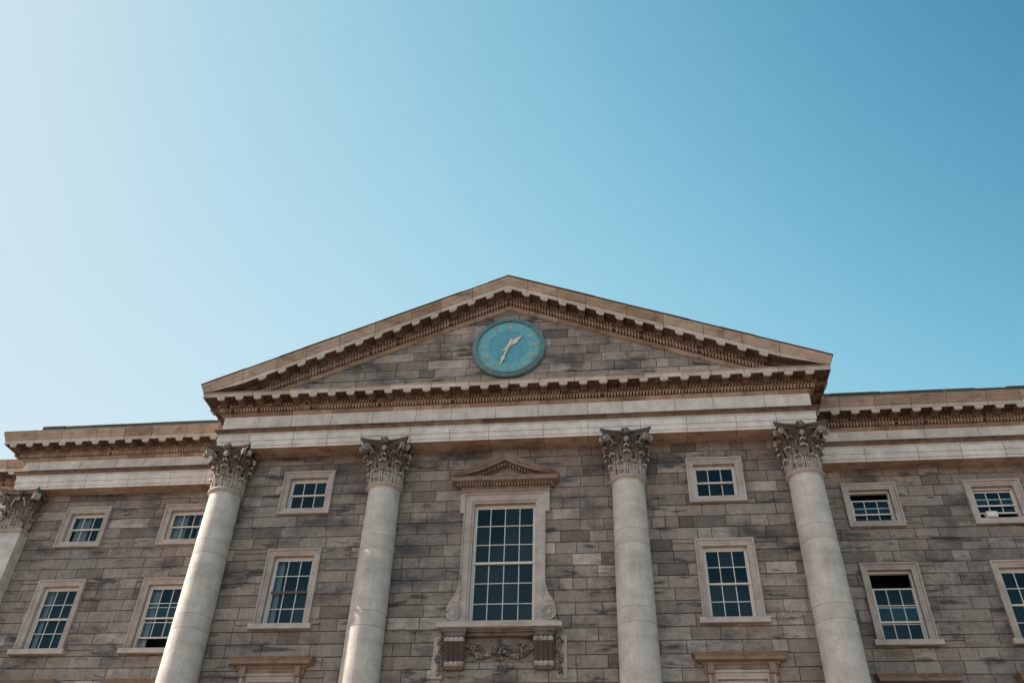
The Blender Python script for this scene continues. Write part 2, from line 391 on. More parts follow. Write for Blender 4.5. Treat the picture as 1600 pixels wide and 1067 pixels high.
#  material slots: 0 buff, 1 soot with painted underside shade
def cornice(path, z, sima, parent, seed, zf=None, name='cornice'):
    mb = MB(); pr = cornice_profile(z, sima)
    mats = [0]*(len(pr)-1)
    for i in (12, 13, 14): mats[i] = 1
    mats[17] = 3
    for i in (7, 11): mats[i] = 2  # backs between the teeth, shade put into the colour
    sweep(mb, path, pr, 1.25, seed=seed, mats=mats, zf=zf, tones=(.05, 1), jmat=2)
    teeth(mb, path, .08, .205, z+.125, z+.25, .113, .062, zf)
    teeth(mb, path, .18, .275, z+.298, z+.362, .113, .058, zf)
    return mb, name, parent
# modillion (local: x along, -y outward, z=0 at the corona soffit), d measured from frieze face
def modillion_mesh(vs=1.0):
    mb = MB(); pr = [(.295, 0), (.295, -.20), (.33, -.215), (.37, -.205), (.42, -.17), (.50, -.14), (.57, -.145), (.62, -.165), (.66, -.178), (.695, -.165), (.708, -.13), (.708, 0)]
    hw = .15; ex = [(-1, -.055), (-.80, -.018), (0, 0), (.80, -.018), (1, -.055)]
    rows = []
    for d, z in pr:
        rows.append([(s_*hw, -d, (z-(e if z < -.1 else 0)*1.0)*vs) for s_, e in ex])
    mb.grid(rows[:8], .5, 1, False); mb.grid(rows[7:], .9, 0, False)  # body darkened by soot and painted shade, front paler
    for sgn in (-1, 1):
        n = len(mb.v); mb.v += [(sgn*hw, -d, (z)*vs) for d, z in pr]; mb.face(tuple(range(n, n+len(pr))), .8, 1)
    # cap moulding along the top
    mb.box(-.172, .172, -.655, -.29, -.035*vs, .001, .4, 1)
    return mb
modm = modillion_mesh().mesh('modillion', [blight, soot_shade])
def rosette(mb, x, y, z, tone=.9):
    n = len(mb.v); mb.v.append((x, y, z-.075))
    for k in range(12):
        r = .10 if k % 2 == 0 else .05; a = math.pi*k/6; mb.v.append((x+r*math.cos(a), y+r*math.sin(a), z-.02))
    for k in range(12): mb.face((n, n+1+k, n+1+(k+1) % 12), .3, 1)

PM = .708
# central cornice
cpath = [(-XF, 2.6), (-XF, YF), (XF, YF), (XF, 2.6)]
architrave(cpath, ZS, bld, 3)
mb = MB(); sweep(mb, cpath, [(0, ZS+.76), (0, ZFT)], 1.5, seed=77, tones=(.3, 1), jd=.01, jmat=1); mb.build('frieze', [pale, soot_shade], bld)
mb, nm, _ = cornice(cpath, ZFT, False, bld, 5)
for k in range(-15, 15):
    rosette(mb, (k+.5)*PM, YF-.49, ZFT+.505)
cor = mb.build('cornice', [buff, soot_shade, gap_shade, blight], bld)
zc = ZFT+.503
for k in range(-15, 16): link('modillion', modm, cor, (k*PM, YF, zc))
for s in (-1, 1):
    for k in range(4): link('modillion', modm, cor, (s*XF, YF-.05+k*PM+.2, zc), R(90*s))
# raking cornices (vertical scale, sheared along the slope)
SL = 4.616/11.44; B0 = 23.17
def zrake(x, z): return max((z-ZFT)*1.078+B0-SL*abs(x), ZFT+.675)
for s in (-1, 1):
    pth = [(-XF, 1.0), (-XF, YF), (0, YF)] if s < 0 else [(0, YF), (XF, YF), (XF, 1.0)]
    # front run only: mitred at the tip
    mb = MB(); pr = cornice_profile(ZFT, True); mats = [0]*(len(pr)-1)
    for i in (12, 13, 14): mats[i] = 1
    mats[17] = 3
    for i in (7, 11): mats[i] = 2
    rng = random.Random(40+s); st = stations([(-XF, YF), (0, YF)] if s < 0 else [(0, YF), (XF, YF)], 1.25, .008, rng)
    W = len(pr); n0 = len(mb.v); tn = {}
    for i, (b, m, nt_, bid) in enumerate(st):
        for d, z in pr:
            dd = d-(.014 if nt_ and d > -.2 else 0)
            x = b.x
            if (s < 0 and i == 0) or (s > 0 and i == len(st)-1): x = s*(XF+d)
            mb.v.append((x, YF-dd, zrake(x, z)))
    for i in range(len(st)-1):
        bid = st[i][3]; tn.setdefault(bid, rng.uniform(.15, 1))
        for j in range(W-1): mb.face((n0+i*W+j, n0+(i+1)*W+j, n0+(i+1)*W+j+1, n0+i*W+j+1), tn[bid], 2 if st[i][2] or st[i+1][2] else mats[j])
    run = [(s*9.35, YF), (0, YF)] if s < 0 else [(0, YF), (s*9.35, YF)]
    teeth(mb, run, .08, .205, ZFT+.125, ZFT+.25, .113, .062, zrake)
    teeth(mb, run, .18, .275, ZFT+.298, ZFT+.362, .113, .058, zrake)
    for k in range(13): rosette(mb, s*(k+.5)*PM, YF-.49, zrake((k+.5)*PM, ZFT+.50))
    # sima returning along the side
    sx = [(-XF, 2.9), (-XF, YF)] if s < 0 else [(XF, YF), (XF, 2.9)]
    zz = ZFT
    sp = [(.745, zz+.675), (.75, zz+.70), (.775, zz+.77), (.81, zz+.84), (.829, zz+.90), (.829, zz+.985), (-.6, zz+.99)]
    n0 = len(mb.v)
    for (yy, cor_) in ((2.9, 0), (YF, 1)):
        for d, z in sp: mb.v.append((s*(XF+d), yy-(d if cor_ else 0), z))
    for j in range(len(sp)-1): mb.face((n0+j, n0+j+1, n0+len(sp)+j+1, n0+len(sp)+j), .5, 0)
    rc = mb.build('raking_cornice', [buff, soot_shade, gap_shade, blight], bld)
    mm = modillion_mesh(); mm.v = [(x, y, z*1.078-SL*s*x) for x, y, z in mm.v]; mr = mm.mesh('modillion', [blight, soot_shade])
    for k in range(0 if s > 0 else 1, 14):
        if k == 0: link('modillion', modm, rc, (0, YF, zrake(.12, ZFT+.503))); continue
        link('modillion', mr, rc, (s*k*PM, YF, zrake(k*PM, ZFT+.503)))
# tympanum
mb = MB(); ashlar(mb, -10, 10, 23.3, ZFT+.62, YF+.035, [], 88, phase=21.0+.36*3, lim=lambda z: max(.2, (B0+.12-z)/SL), tone_bias=.06)
mb.build('tympanum', [granite, joint_m], bld)
# slates over the pediment
mb = MB(); rng = random.Random(3)
for s in (-1, 1):
    x = 0
    while x < 11.44:
        L = rng.uniform(.6, 1.3); a, b = x, min(x+L, 11.5); x += L; dz = rng.uniform(0, .018); y0 = YF-.84-rng.uniform(0, .02)
        f = lambda X, Y, Z: (s*X, Y, zrake(X, ZFT+.965)+Z)
        zz_ = lambda X: .965*1.078+B0-SL*X; n = len(mb.v); sec = [(7, .004), (y0+.02, .004), (y0, .012), (y0, .035), (y0+.035, .065), (7, .07)]
        mb.v += [(s*X, Y, zz_(X)+Z+dz) for X in (a, b-.006) for Y, Z in sec]; tt = rng.uniform(.1, .9)
        for j in range(5): mb.face((n+j, n+j+1, n+6+j+1, n+6+j), tt)
        mb.face(tuple(range(n, n+6)), tt); mb.face(tuple(range(n+6, n+12)), tt)
mb.build('roof', slate, bld)

# wings ---------------------------------------------------------------------
for s in (-1, 1):
    P0 = [(-32, YFAR), (-XW, YFAR), (-XW, YWF), (-10.0, YWF)] if s < 0 else [(10.0, YWF), (XW, YWF), (XW, YFAR), (32, YFAR)]
    architrave(P0, ZSW, bld, 60+s)
    mb = MB(); sweep(mb, P0, [(0, ZSW+.76), (0, ZFTW)], 1.5, seed=90+s, tones=(.2, .9), jd=.01, jmat=1); mb.build('frieze', [pale, soot_shade], bld)
    mb, _, _ = cornice(P0, ZFTW, True, bld, 15+s)
    xs = [XW+.3-k*PM for k in range(14)]
    for x in xs: rosette(mb, s*(x+PM*.5), YWF-.49, ZFTW+.505)
    co = mb.build('cornice', [buff, soot_shade, gap_shade, blight], bld)
    for x in xs: link('modillion', modm, co, (s*x, YWF, ZFTW+.503))
    for k in range(2): link('modillion', modm, co, (s*XW, YWF-.05+.25+k*PM, ZFTW+.503), R(90*s))
    for k in range(1, 5): link('modillion', modm, co, (s*(XW+.3+k*PM), YFAR, ZFTW+.503))
    mb = MB(); zz = ZFTW; sweep(mb, P0, [(.78, zz+.962), (.842, zz+.968), (.845, zz+.985), (.80, zz+1.01), (.5, zz+1.02)], .9, seed=200+s, tones=(.2, 1), jw=.02, jd=.012)
    mb.build('lead_flashing', leadm, bld)
    # low slate parapet above the cornice
    mb = MB(); rng = random.Random(70+s); x = 10.7
    while x < XW-.3:
        L = rng.uniform(.9, 2.0); a, b = x, min(x+L, XW-.28); x += L; h = rng.uniform(-.02, .02)
        mb.box(*sorted((s*a, s*(b-.012))), 1.38+rng.uniform(-.02, .02), 2.4, ZFTW+.93, ZFTW+1.54+h, rng.uniform(0, 1))
    mb.box(*sorted((s*10.7, s*(XW-.28))), 1.16, 1.41, ZFTW+.93, ZFTW+1.06, 1.0)
    x = XW+.4
    while x < 30:
        L = rng.uniform(.9, 2.0); mb.box(*sorted((s*x, s*(x+L-.012))), 3.55, 4.6, ZFTW+.9, ZFTW+1.35+rng.uniform(-.02, .02), rng.uniform(0, 1)); x += L
    mb.build('parapet', slate, bld)
# flat roofs and back so that the building is a solid
mb = MB()
mb.box(-10.29, 10.29, 2.35, 12, .1, 19.0, .4); 
for s in (-1, 1):
    mb.box(*sorted((s*10.31, s*(XW-.05))), 5.2, 11.9, .1, 19.3, .4)
    mb.box(*sorted((s*10.31, s*(XW-.05))), 2.42, 5.19, 17.6, 19.3, .4)
    mb.box(*sorted((s*(XW+.3), s*31.9)), 5.2, 11.8, .1, 19.25, .4)
mb.build('rear_block', slate, bld)

# ------------------------------------------------------------------ Corinthian capital
def leaf(mb, org, Nn, Tn, h, w0, curl, out, rad=0, seed=0, base_r=0, mat=0, lean=.08, tone=.5):
    """one acanthus leaf: org = foot on the bell, Nn outward, Tn tangent, rad = bell radius (0 flat)"""
    rng = random.Random(seed); rows = []; NT = 13
    org = Vector(org); Nn = Vector(Nn); Tn = Vector(Tn)
    # centre line in (outward, up)
    cl = []
    for i in range(NT):
        t = i/(NT-1)
        if t < .68: q = t/.68; cl.append((.02+lean*q*q, h*.93*q))
        else:
            q = (t-.68)/.32; an = math.pi*1.05*q
            cl.append((.02+lean+curl*(1-math.cos(an))*.5*2*.5+out*q*.25, h*.93+curl*.62*math.sin(an)-curl*.35*q*q))
    for i, (o, z) in enumerate(cl):
        t = i/(NT-1)
        w = w0*(.78+.30*math.sin(math.pi*min(1, t*1.25)))*(1 if t < .6 else 1-.62*((t-.6)/.4)**1.5)
        w *= 1-.17*(0.5+.5*math.cos(2*math.pi*t*4.0))
        row = []
        for s_ in (-1, -.8, -.55, -.3, -.1, 0, .1, .3, .55, .8, 1):
            x = s_*w; rib = .028*math.cos(s_*math.pi*3)*min(1, 3*t+.3)+(.03 if abs(s_) < .05 else 0)
            oo = o+rib+.035*abs(s_)**2*(1 if t < .7 else -.8); zz = z-.05*h*abs(s_)**2*(t > .3)
            if rad:
                a = x/rad; p = org-Nn*rad+(Nn*math.cos(a)+Tn*math.sin(a))*(rad+oo)
            else: p = org+Tn*x+Nn*oo
            row.append((p.x, p.y, p.z+zz))
        rows.append(row)
    mb.grid(rows, tone, mat, True)
    back = [[(p[0]-Nn.x*.03, p[1]-Nn.y*.03, p[2]-(.02 if i > 8 else 0)) for p in r] for i, r in enumerate(rows)]
    mb.grid([r[::-1] for r in back], tone*.8, mat, True)
def volute(mb, org, dirv, up0, reach, top, size=.15, width=.055, tone=.7, mat=0):
    """ribbon rising outwards from the bell and ending in a spiral under the abacus horn"""
    d = Vector((dirv[0], dirv[1], 0)).normalized(); sd_ = Vector((-d.y, d.x, 0)); pts = []
    cx, cz = reach-size, top-size
    for i in range(9):
        q = i/8; pts.append((up0[0]+(cx-up0[0])*q**1.5, up0[1]+(top-up0[1])*math.sin(q*math.pi/2)))
    for i in range(1, 22):
        q = i/21; an = math.pi/2-q*math.pi*3.3; r = size*(1-.80*q); pts.append((cx+r*math.cos(an), cz+r*math.sin(an)))
    rows = []
    for i, (r, z) in enumerate(pts):
        a = pts[max(0, i-1)]; b = pts[min(len(pts)-1, i+1)]; tx, tz = b[0]-a[0], b[1]-a[1]; l = math.hypot(tx, tz) or 1; nx, nz = -tz/l, tx/l
        q = i/(len(pts)-1); th = .030*(1-.4*q); wd = width*(.55+.9*min(1, q*2))
        row = []
        for (u, v) in ((-1, -1), (-1, 1), (-.45, .45), (.45, .45), (1, 1), (1, -1)):
            p = Vector(org)+d*(r+nx*th*v)+sd_*(wd*u); row.append((p.x, p.y, p.z+z+nz*th*v))
        rows.append(row)
    mb.grid(rows, tone, mat, False, True)
    p = Vector(org)+d*cx; mb.blob((p.x, p.y, p.z+cz), (.045+abs(sd_.x)*.05, .045+abs(sd_.y)*.05, .05), 3, tone, mat)
def abacus(mb, hx, hy, cy, z0, z1, dep, tone=.6):
    """concave sided slab with cut corners: half sizes hx, hy"""
    def plan(sc):
        pts = []
        for k in range(4):
            a0 = [(-1, -1), (1, -1), (1, 1), (-1, 1)][k]; a1 = [(1, -1), (1, 1), (-1, 1), (-1, -1)][k]
            for i in range(13):
                q = .055+.89*i/12; x = a0[0]+(a1[0]-a0[0])*q; y = a0[1]+(a1[1]-a0[1])*q
                f = 1-dep*(1-(2*q-1)**2)**.85
                if k in (0, 2): y *= f
                else: x *= f
                pts.append((x*hx*sc, cy+y*hy*sc))
        return pts
    prof = [(.62, z0+.01), (.90, z0), (.915, z0+.04), (.93, z0+.075), (.965, z0+.105), (1, z0+.12), (1, z1-.02), (.985, z1)]
    mb.grid([[(x, y, z) for x, y in plan(sc)] for sc, z in prof], tone, 0, False, True)
    mb.poly([(x, y, z1) for x, y in plan(.985)], tone)
def fleuron(mb, x, y, z, nx, ny, r=.13, seed=0):
    t = Vector((-ny, nx, 0)); n = Vector((nx, ny, 0)); c = Vector((x, y, z))
    for k in range(6):
        a = k*math.pi/3+.3; p = c+t*(r*.75*math.cos(a))+Vector((0, 0, r*.60*math.sin(a)))+n*.02
        mb.blob(p, (r*.45,)*3, seed+k, .25, 0, 6, 4)
    mb.blob(c+n*.06, (r*.30,)*3, seed+9, .7, 0, 6, 4)
def curl_tip(mb, org, n, t, r, z, w, tone=.95):
    """scalloped droop of a leaf tip: a row of small lobes on a bent lip"""
    for i in range(5):
        q = (i-2)/2; p = Vector(org)+Vector(n)*(r-.03*abs(q))+Vector(t)*(w*q)
        mb.blob((p.x, p.y, z-.03*abs(q)), (.028, .028, .05), i, tone, 0, 5, 4, .1)
def capital_mesh():
    mb = MB(); rb = .515; H = 1.62
    mb.lathe([(rb, -.02), (rb, .3), (.52, .8), (.55, 1.05), (.62, 1.25), (.70, 1.37), (.71, 1.41), (.5, 1.43)], 32, tone=.0)  # dark bell: shade between the leaves put into the tone
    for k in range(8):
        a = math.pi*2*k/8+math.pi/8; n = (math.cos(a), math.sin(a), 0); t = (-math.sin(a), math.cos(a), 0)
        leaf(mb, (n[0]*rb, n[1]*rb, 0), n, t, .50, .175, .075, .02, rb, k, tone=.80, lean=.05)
        curl_tip(mb, (0, 0, 0), n, t, rb+.155, .455, .115, 1)  # pale tips: leaf highlights put into the tone
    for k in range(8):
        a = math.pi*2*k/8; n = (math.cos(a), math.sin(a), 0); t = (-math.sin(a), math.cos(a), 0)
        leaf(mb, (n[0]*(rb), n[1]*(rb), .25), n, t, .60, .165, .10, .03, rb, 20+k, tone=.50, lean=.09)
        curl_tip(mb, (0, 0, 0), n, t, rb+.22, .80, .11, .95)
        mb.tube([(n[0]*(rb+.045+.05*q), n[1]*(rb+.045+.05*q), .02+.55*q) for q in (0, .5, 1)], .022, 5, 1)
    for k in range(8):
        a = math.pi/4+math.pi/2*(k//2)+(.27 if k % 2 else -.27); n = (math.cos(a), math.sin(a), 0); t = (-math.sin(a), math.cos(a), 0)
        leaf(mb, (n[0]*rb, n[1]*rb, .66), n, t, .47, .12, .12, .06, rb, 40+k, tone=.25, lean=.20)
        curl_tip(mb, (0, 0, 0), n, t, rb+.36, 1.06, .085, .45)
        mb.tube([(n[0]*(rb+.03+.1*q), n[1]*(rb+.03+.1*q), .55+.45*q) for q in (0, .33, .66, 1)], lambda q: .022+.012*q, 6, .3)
    for k in range(4):
        a = math.pi/4+math.pi/2*k
        for off in (-.10, .10):
            c, s_ = math.cos(a+off), math.sin(a+off)
            volute(mb, (0, 0, 0), (c, s_), (.56, .88), 1.14, 1.38, .115, .036, .72)
        b = math.pi/2*k; fx, fy = math.cos(b), math.sin(b)
        for sg in (-1, 1):        # inner helices
            an = b+sg*.34; p = []
            for i in range(20):
                q = i/19; ang = an-sg*.24*min(1, q*1.6); r = .60+.14*min(1, q*1.5); z = .90+.38*min(1, q*1.5)
                if q > .62: u = (q-.62)/.38; ph = u*math.pi*2.5; z = 1.28-.07+.07*math.cos(ph)*(1-.6*u); ang += sg*.09*math.sin(ph)*(1-.6*u)
                p.append((math.cos(ang)*r, math.sin(ang)*r, z))
            mb.tube(p, .022, 6, .5)
        # mask-like boss under the middle of the abacus, with its leaf
        mb.blob((fx*.74, fy*.74, 1.24), (.085+.02*abs(fy), .085+.02*abs(fx), .12), 80+k, 1, jit=.12)
        leaf(mb, (fx*.54, fy*.54, .82), (fx, fy, 0), (-fy, fx, 0), .22, .10, .07, .04, .55, 60+k, tone=.4, lean=.12)
        curl_tip(mb, (0, 0, 0), (fx, fy, 0), (-fy, fx, 0), .75, 1.03, .07, .95)
        fleuron(mb, fx*.79, fy*.79, 1.50, fx, fy, .14, 70+k)
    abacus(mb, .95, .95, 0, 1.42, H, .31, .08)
    return mb.mesh('capital', [carved])
ZN = 15.56
CAPM = capital_mesh()
def shaft_r(z):
    t = (z-5.6)/(ZN-5.6); return .625-.085*max(0, t)**1.6
JO = [15.42, 13.67, 13.18, 11.12, 10.65, 8.6, 8.1, 6.1, 5.75]
def column_mesh():
    mb = MB(); zs = []
    edges = sorted(JO); cur = 5.6; prof = [(.0, 4.9), (.86, 4.9), (.86, 5.08), (.80, 5.09), (.845, 5.14), (.86, 5.2), (.84, 5.27), (.76, 5.3), (.72, 5.36), (.76, 5.4), (.775, 5.45), (.75, 5.5), (.69, 5.52), (.65, 5.6)]
    tid = [0]*len(prof)
    z = 5.6; k = 1
    for e in edges:
        while z < e-.3: z += .2; prof.append((shaft_r(z), z)); tid.append(k)
        prof += [(shaft_r(e), e-.03), (shaft_r(e), e-.013), (shaft_r(e), e-.011), (shaft_r(e)-.010, e), (shaft_r(e), e+.011), (shaft_r(e), e+.013), (shaft_r(e), e+.03)]; tid += [k, k, -1, -1, k, k+1, k+1]; k += 1; z = e+.03
    prof.append((shaft_r(ZN), ZN-.09)); tid.append(k)
    T = [rnd.uniform(.2, .9) for _ in range(k+2)]
    mb.lathe(prof, 64, tonefn=lambda i, j: T[tid[i]] if tid[i] >= 0 else -5)
    mb.m = [1 if t_ == -5 else 0 for t_ in mb.t]; mb.t = [max(0, t_) for t_ in mb.t]
    return mb.mesh('column', [shaftm, trim])
CM = column_mesh()
mb = MB(); mb.lathe([(shaft_r(ZN), ZN-.10), (.56, ZN-.095), (.575, ZN-.08), (.585, ZN-.07), (.60, ZN-.055), (.625, ZN-.03), (.625, ZN+.01), (.605, ZN+.035), (.55, ZN+.05)], 64, tone=.6)
AM = mb.mesh('necking_ring', [trim])
A2 = 4.21; YC = -.34
for x in (-10, -A2, A2, 10):
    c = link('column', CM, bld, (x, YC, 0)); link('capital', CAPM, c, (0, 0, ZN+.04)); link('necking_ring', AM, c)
# corner pilaster of the left wing
def pilaster(s):
    x0, x1 = -.52, .52; cx = s*19.58; mb = MB(); z = 0; rng = random.Random(5)
    yo, yi = 1.70, 2.22
    cuts = [0, 2, 4, 6.1, 8.1, 8.6, 10.65, 11.12, 13.2, 13.7, ZN-.18]
    for a, b in zip(cuts, cuts[1:]): mb.box(x0, x1, yo, yi, a+.006, b-.006, rng.uniform(.2, .9))
    mb.box(x0+.02, x1-.02, yo+.02, yi, 0, ZN-.1, .1)
    p = mb.build('pilaster', shaftm, bld, (cx, 0, 0))
    mb = MB(); mb.box(x0-.04, x1+.04, yo-.04, yi, ZN-.18, ZN-.12, .6); mb.box(x0-.07, x1+.07, yo-.07, yi, ZN-.12, ZN-.06, .6)
    mb.build('necking_ring', trim, p)
    mb = MB(); zb = ZN-.06; H = ZSW-zb
    rows = [[(sx*(.50+o), yy-(o if yy < 2 else 0), zb+z) for sx, yy in ((-1, yi), (-1, yo+.02), (1, yo+.02), (1, yi))] for o, z in ((0, 0), (0, .9), (.06, 1.15), (.16, 1.36), (.16, 1.41))]
    mb.grid(rows, .1, 0, False)
    def face_leaves(xs, h, z, w, curl, lean, tone):
        for i, (px, py, nx, ny) in enumerate(xs): leaf(mb, (px, py, zb+z), (nx, ny, 0), (-ny, nx, 0), h, w, curl, .05, 0, i, tone=tone, lean=lean)
    f = yo+.02
    face_leaves([(-.33, f, 0, -1), (0, f, 0, -1), (.33, f, 0, -1), (.5, f+.2, 1, 0), (-.5, f+.2, -1, 0)], .52, 0, .16, .08, .05, .8)
    face_leaves([(-.5, f, -.7, -.7), (-.17, f, 0, -1), (.17, f, 0, -1), (.5, f, .7, -.7), (.5, f+.4, 1, 0)], .60, .28, .16, .10, .09, .5)
    face_leaves([(-.42, f, -.5, -.85), (.42, f, .5, -.85), (.5, f+.15, .85, -.5), (-.5, f+.15, -.85, -.5)], .5, .70, .12, .12, .18, .3)
    for sx in (-1, 1):
        volute(mb, (0, f+.42, zb), (sx*1, -.9), (.55, .95), 1.18, 1.41, .155, .09, .85)
        mb.blob((0, f-.22, zb+1.24), (.10, .08, .12), 4, 1, jit=.15)
        pts = [(sx*(.30-.16*q), f-.10-.08*q, zb+.95+.34*math.sin(q*1.5)) for q in (0, .25, .5, .75, 1)]; mb.tube(pts, .035, 6, .9)
    fleuron(mb, 0, f-.27, zb+1.45, 0, -1, .15, 3); fleuron(mb, .72, f+.3, zb+1.45, 1, 0, .13, 3)
    # abacus cut at the wall
    ab = MB(); abacus(ab, .93, .93, 0, 0, .19, .24, .35)
    n = len(mb.v); mb.v += [(x, min(f+.42+y, 2.25), zb+1.41+z) for x, y, z in ab.v]
    for q, t_, m_, sm in zip(ab.f, ab.t, ab.m, ab.sm): mb.face(tuple(n+i for i in q), t_, m_, sm)
    mb.build('capital', carved, p)
pilaster(-1)

# ------------------------------------------------------------------ windows
def ring(mb, hw, z0, z1, prof, bottom=True, seed=0, notop=False):
    """mitred surround round an opening; prof = [(outward, y)]"""
    rng = random.Random(seed)
    sides = [((-1, 0), (-1, 1)), ((-1, 1), (1, 1)), ((1, 1), (1, 0))]
    if bottom: sides.append(((1, 0), (-1, 0)))
    for a, b in sides:
        t = rng.uniform(.2, .95); n = len(mb.v)
        for (sx, sz) in (a, b):
            for e, y in prof:
                z = z1+e if sz else (z0-e if bottom else z0)
                mb.v.append((sx*(hw+e), y, z))
        W = len(prof)
        for j in range(W-1): mb.face((n+j, n+W+j, n+W+j+1, n+j+1), t)
SURR = [(0, .30), (0, -.045), (.085, -.045), (.09, -.06), (.165, -.065), (.172, -.10), (.195, -.115), (.236, -.115), (.236, .02)]
def bars(mb, x0, x1, z0, z1, y, nc, nr, st=.045, bar=.026, th=.045, mat=0):
    mb.box(x0, x0+st, y, y+th, z0, z1, mat=mat); mb.box(x1-st, x1, y, y+th, z0, z1, mat=mat)
    mb.box(x0+st, x1-st, y, y+th, z0, z0+st*1.2, mat=mat); mb.box(x0+st, x1-st, y, y+th, z1-st, z1, mat=mat)
    for i in range(1, nc):
        x = x0+(x1-x0)*i/nc; mb.box(x-bar/2, x+bar/2, y+.003, y+th-.004, z0+st*1.2, z1-st, mat=mat)
    for i in range(1, nr):
        z = z0+(z1-z0)*i/nr
        for k in range(nc):
            a = x0+(x1-x0)*k/nc+(st if k == 0 else bar/2); b = x0+(x1-x0)*(k+1)/nc-(st if k == nc-1 else bar/2)
            mb.box(a, b, y+.005, y+th-.006, z-bar/2, z+bar/2, mat=mat)
def panes(mb, x0, x1, z0, z1, y, nc, nr, rng):
    for i in range(nc):
        for j in range(nr):
            a, b = x0+(x1-x0)*i/nc, x0+(x1-x0)*(i+1)/nc; c, d = z0+(z1-z0)*j/nr, z0+(z1-z0)*(j+1)/nr
            e = [rng.uniform(-.009, .009) for _ in range(3)]; e.append(e[0]+e[2]-e[1])
            mb.poly([(a, y+e[0], c), (b, y+e[1], c), (b, y+e[2], d), (a, y+e[3], d)], rng.random()**2)
def window(cx, yw, w, kind, seed, drop=0, lift=0, curtain=None, dark_rail=False, ncol=3):
    rng = random.Random(seed); hw, z0, z1 = w
    mb = MB()
    if kind != 'centre': ring(mb, hw, z0, z1, SURR, bottom=(kind == 'small'), seed=seed)
    else:
        pr = [(0, .34), (0, -.06), (.07, -.065), (.078, -.10), (.30, -.11), (.305, -.15), (.34, -.15), (.34, .02)]
        ring(mb, hw, z0, z1, pr, bottom=False, seed=seed)
        for s in (-1, 1): mb.box(*sorted((s*(hw+.341), s*1.53)), -.147, .02, 14.71, z1+.34, .6)
        mb.box(-1.53, 1.53, -.17, .02, z1+.342, z1+.36, .6)
    win = mb.build('window', trim, bld, (cx, yw, 0))
    if kind != 'small':
        mb = MB()
        if kind == 'tall': mb.box(-1.042, 1.042, -.20, .30, 10.83, 10.998, .8)
        elif kind == 'centre':
            mb.box(-1.94, -.6, -.50, .30, 10.69, 10.84, .7); mb.box(-.594, .15, -.50, .30, 10.692, 10.838, .9); mb.box(.156, 1.94, -.50, .30, 10.69, 10.84, .8)
            mb.box(-1.80, 1.80, -.30, .30, 10.84, 10.948, .8)
        else: mb.box(-1.05, 1.05, -.2, .3, z0-.17, z0-.002, .7)
        mb.build('sill', trim, win)
    fr = .055
    mb = MB(); a, b = -hw+fr, hw-fr
    mb.box(-hw, a, .13, .26, z0, z1); mb.box(b, hw, .13, .26, z0, z1); mb.box(a, b, .13, .26, z1-fr*1.3, z1); mb.box(a, b, .13, .26, z0, z0+.035)
    zt, zb = z1-fr*1.3, z0+.035; zm = (zt+zb)/2+.0; nr = {'small': 1, 'tall': 2, 'centre': 3, 'low': 2}[kind]
    U = (zm-.022-drop, zt-drop); Lw = (zb+lift, zm+.022+lift)
    bars(mb, a, b, U[0], U[1], .150, ncol, nr); bars(mb, a, b, Lw[0], Lw[1], .205, ncol, nr)
    if dark_rail: mb.box(a+.01, b-.01, .14, .149, zm-.035, zm+.03, mat=1)
    if kind == 'centre': mb.box(a, b, .125, .149, zm-.03, zm+.04)
    mb.build('sash', [white_wood, dark_wood], win)
    mb = MB(); panes(mb, a+.03, b-.03, U[0]+.03, U[1]-.03, .172, ncol, nr, rng); panes(mb, a+.03, b-.03, Lw[0]+.03, Lw[1]-.03, .227, ncol, nr, rng)
    mb.build('glass', glass, win)
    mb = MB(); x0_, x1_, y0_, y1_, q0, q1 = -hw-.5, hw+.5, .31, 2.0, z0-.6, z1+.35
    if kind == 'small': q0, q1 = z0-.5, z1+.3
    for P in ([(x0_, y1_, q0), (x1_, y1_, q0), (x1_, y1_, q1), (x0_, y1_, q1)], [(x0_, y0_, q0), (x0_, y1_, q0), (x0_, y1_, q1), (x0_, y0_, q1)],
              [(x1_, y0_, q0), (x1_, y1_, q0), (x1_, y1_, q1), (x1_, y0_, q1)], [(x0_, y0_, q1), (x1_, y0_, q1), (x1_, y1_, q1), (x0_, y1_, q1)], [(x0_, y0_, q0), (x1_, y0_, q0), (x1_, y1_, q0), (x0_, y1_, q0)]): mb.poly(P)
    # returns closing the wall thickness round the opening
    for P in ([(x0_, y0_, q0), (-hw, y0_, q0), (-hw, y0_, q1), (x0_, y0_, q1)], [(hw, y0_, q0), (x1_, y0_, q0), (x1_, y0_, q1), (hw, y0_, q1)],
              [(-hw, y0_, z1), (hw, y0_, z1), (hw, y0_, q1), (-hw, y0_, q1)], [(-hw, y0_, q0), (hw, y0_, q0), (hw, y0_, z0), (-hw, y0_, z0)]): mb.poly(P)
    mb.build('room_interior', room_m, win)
    if curtain:
        mb = MB()
        for (c0, c1, zz0, zz1) in curtain:
            xa, xb = -hw+2*hw*c0, -hw+2*hw*c1; za, zb_ = z0+(z1-z0)*zz0, z0+(z1-z0)*zz1; n = max(8, int((xb-xa)/.04)); rows = []
            for k in range(n+1):
                q = k/n; rows.append([(xa+(xb-xa)*q, .36+.02*math.sin(q*n*.9), z) for z in (za, zb_)])
            mb.grid(rows, .5, 0, True)
        mb.build('curtain', curtain_m, win)
    return win
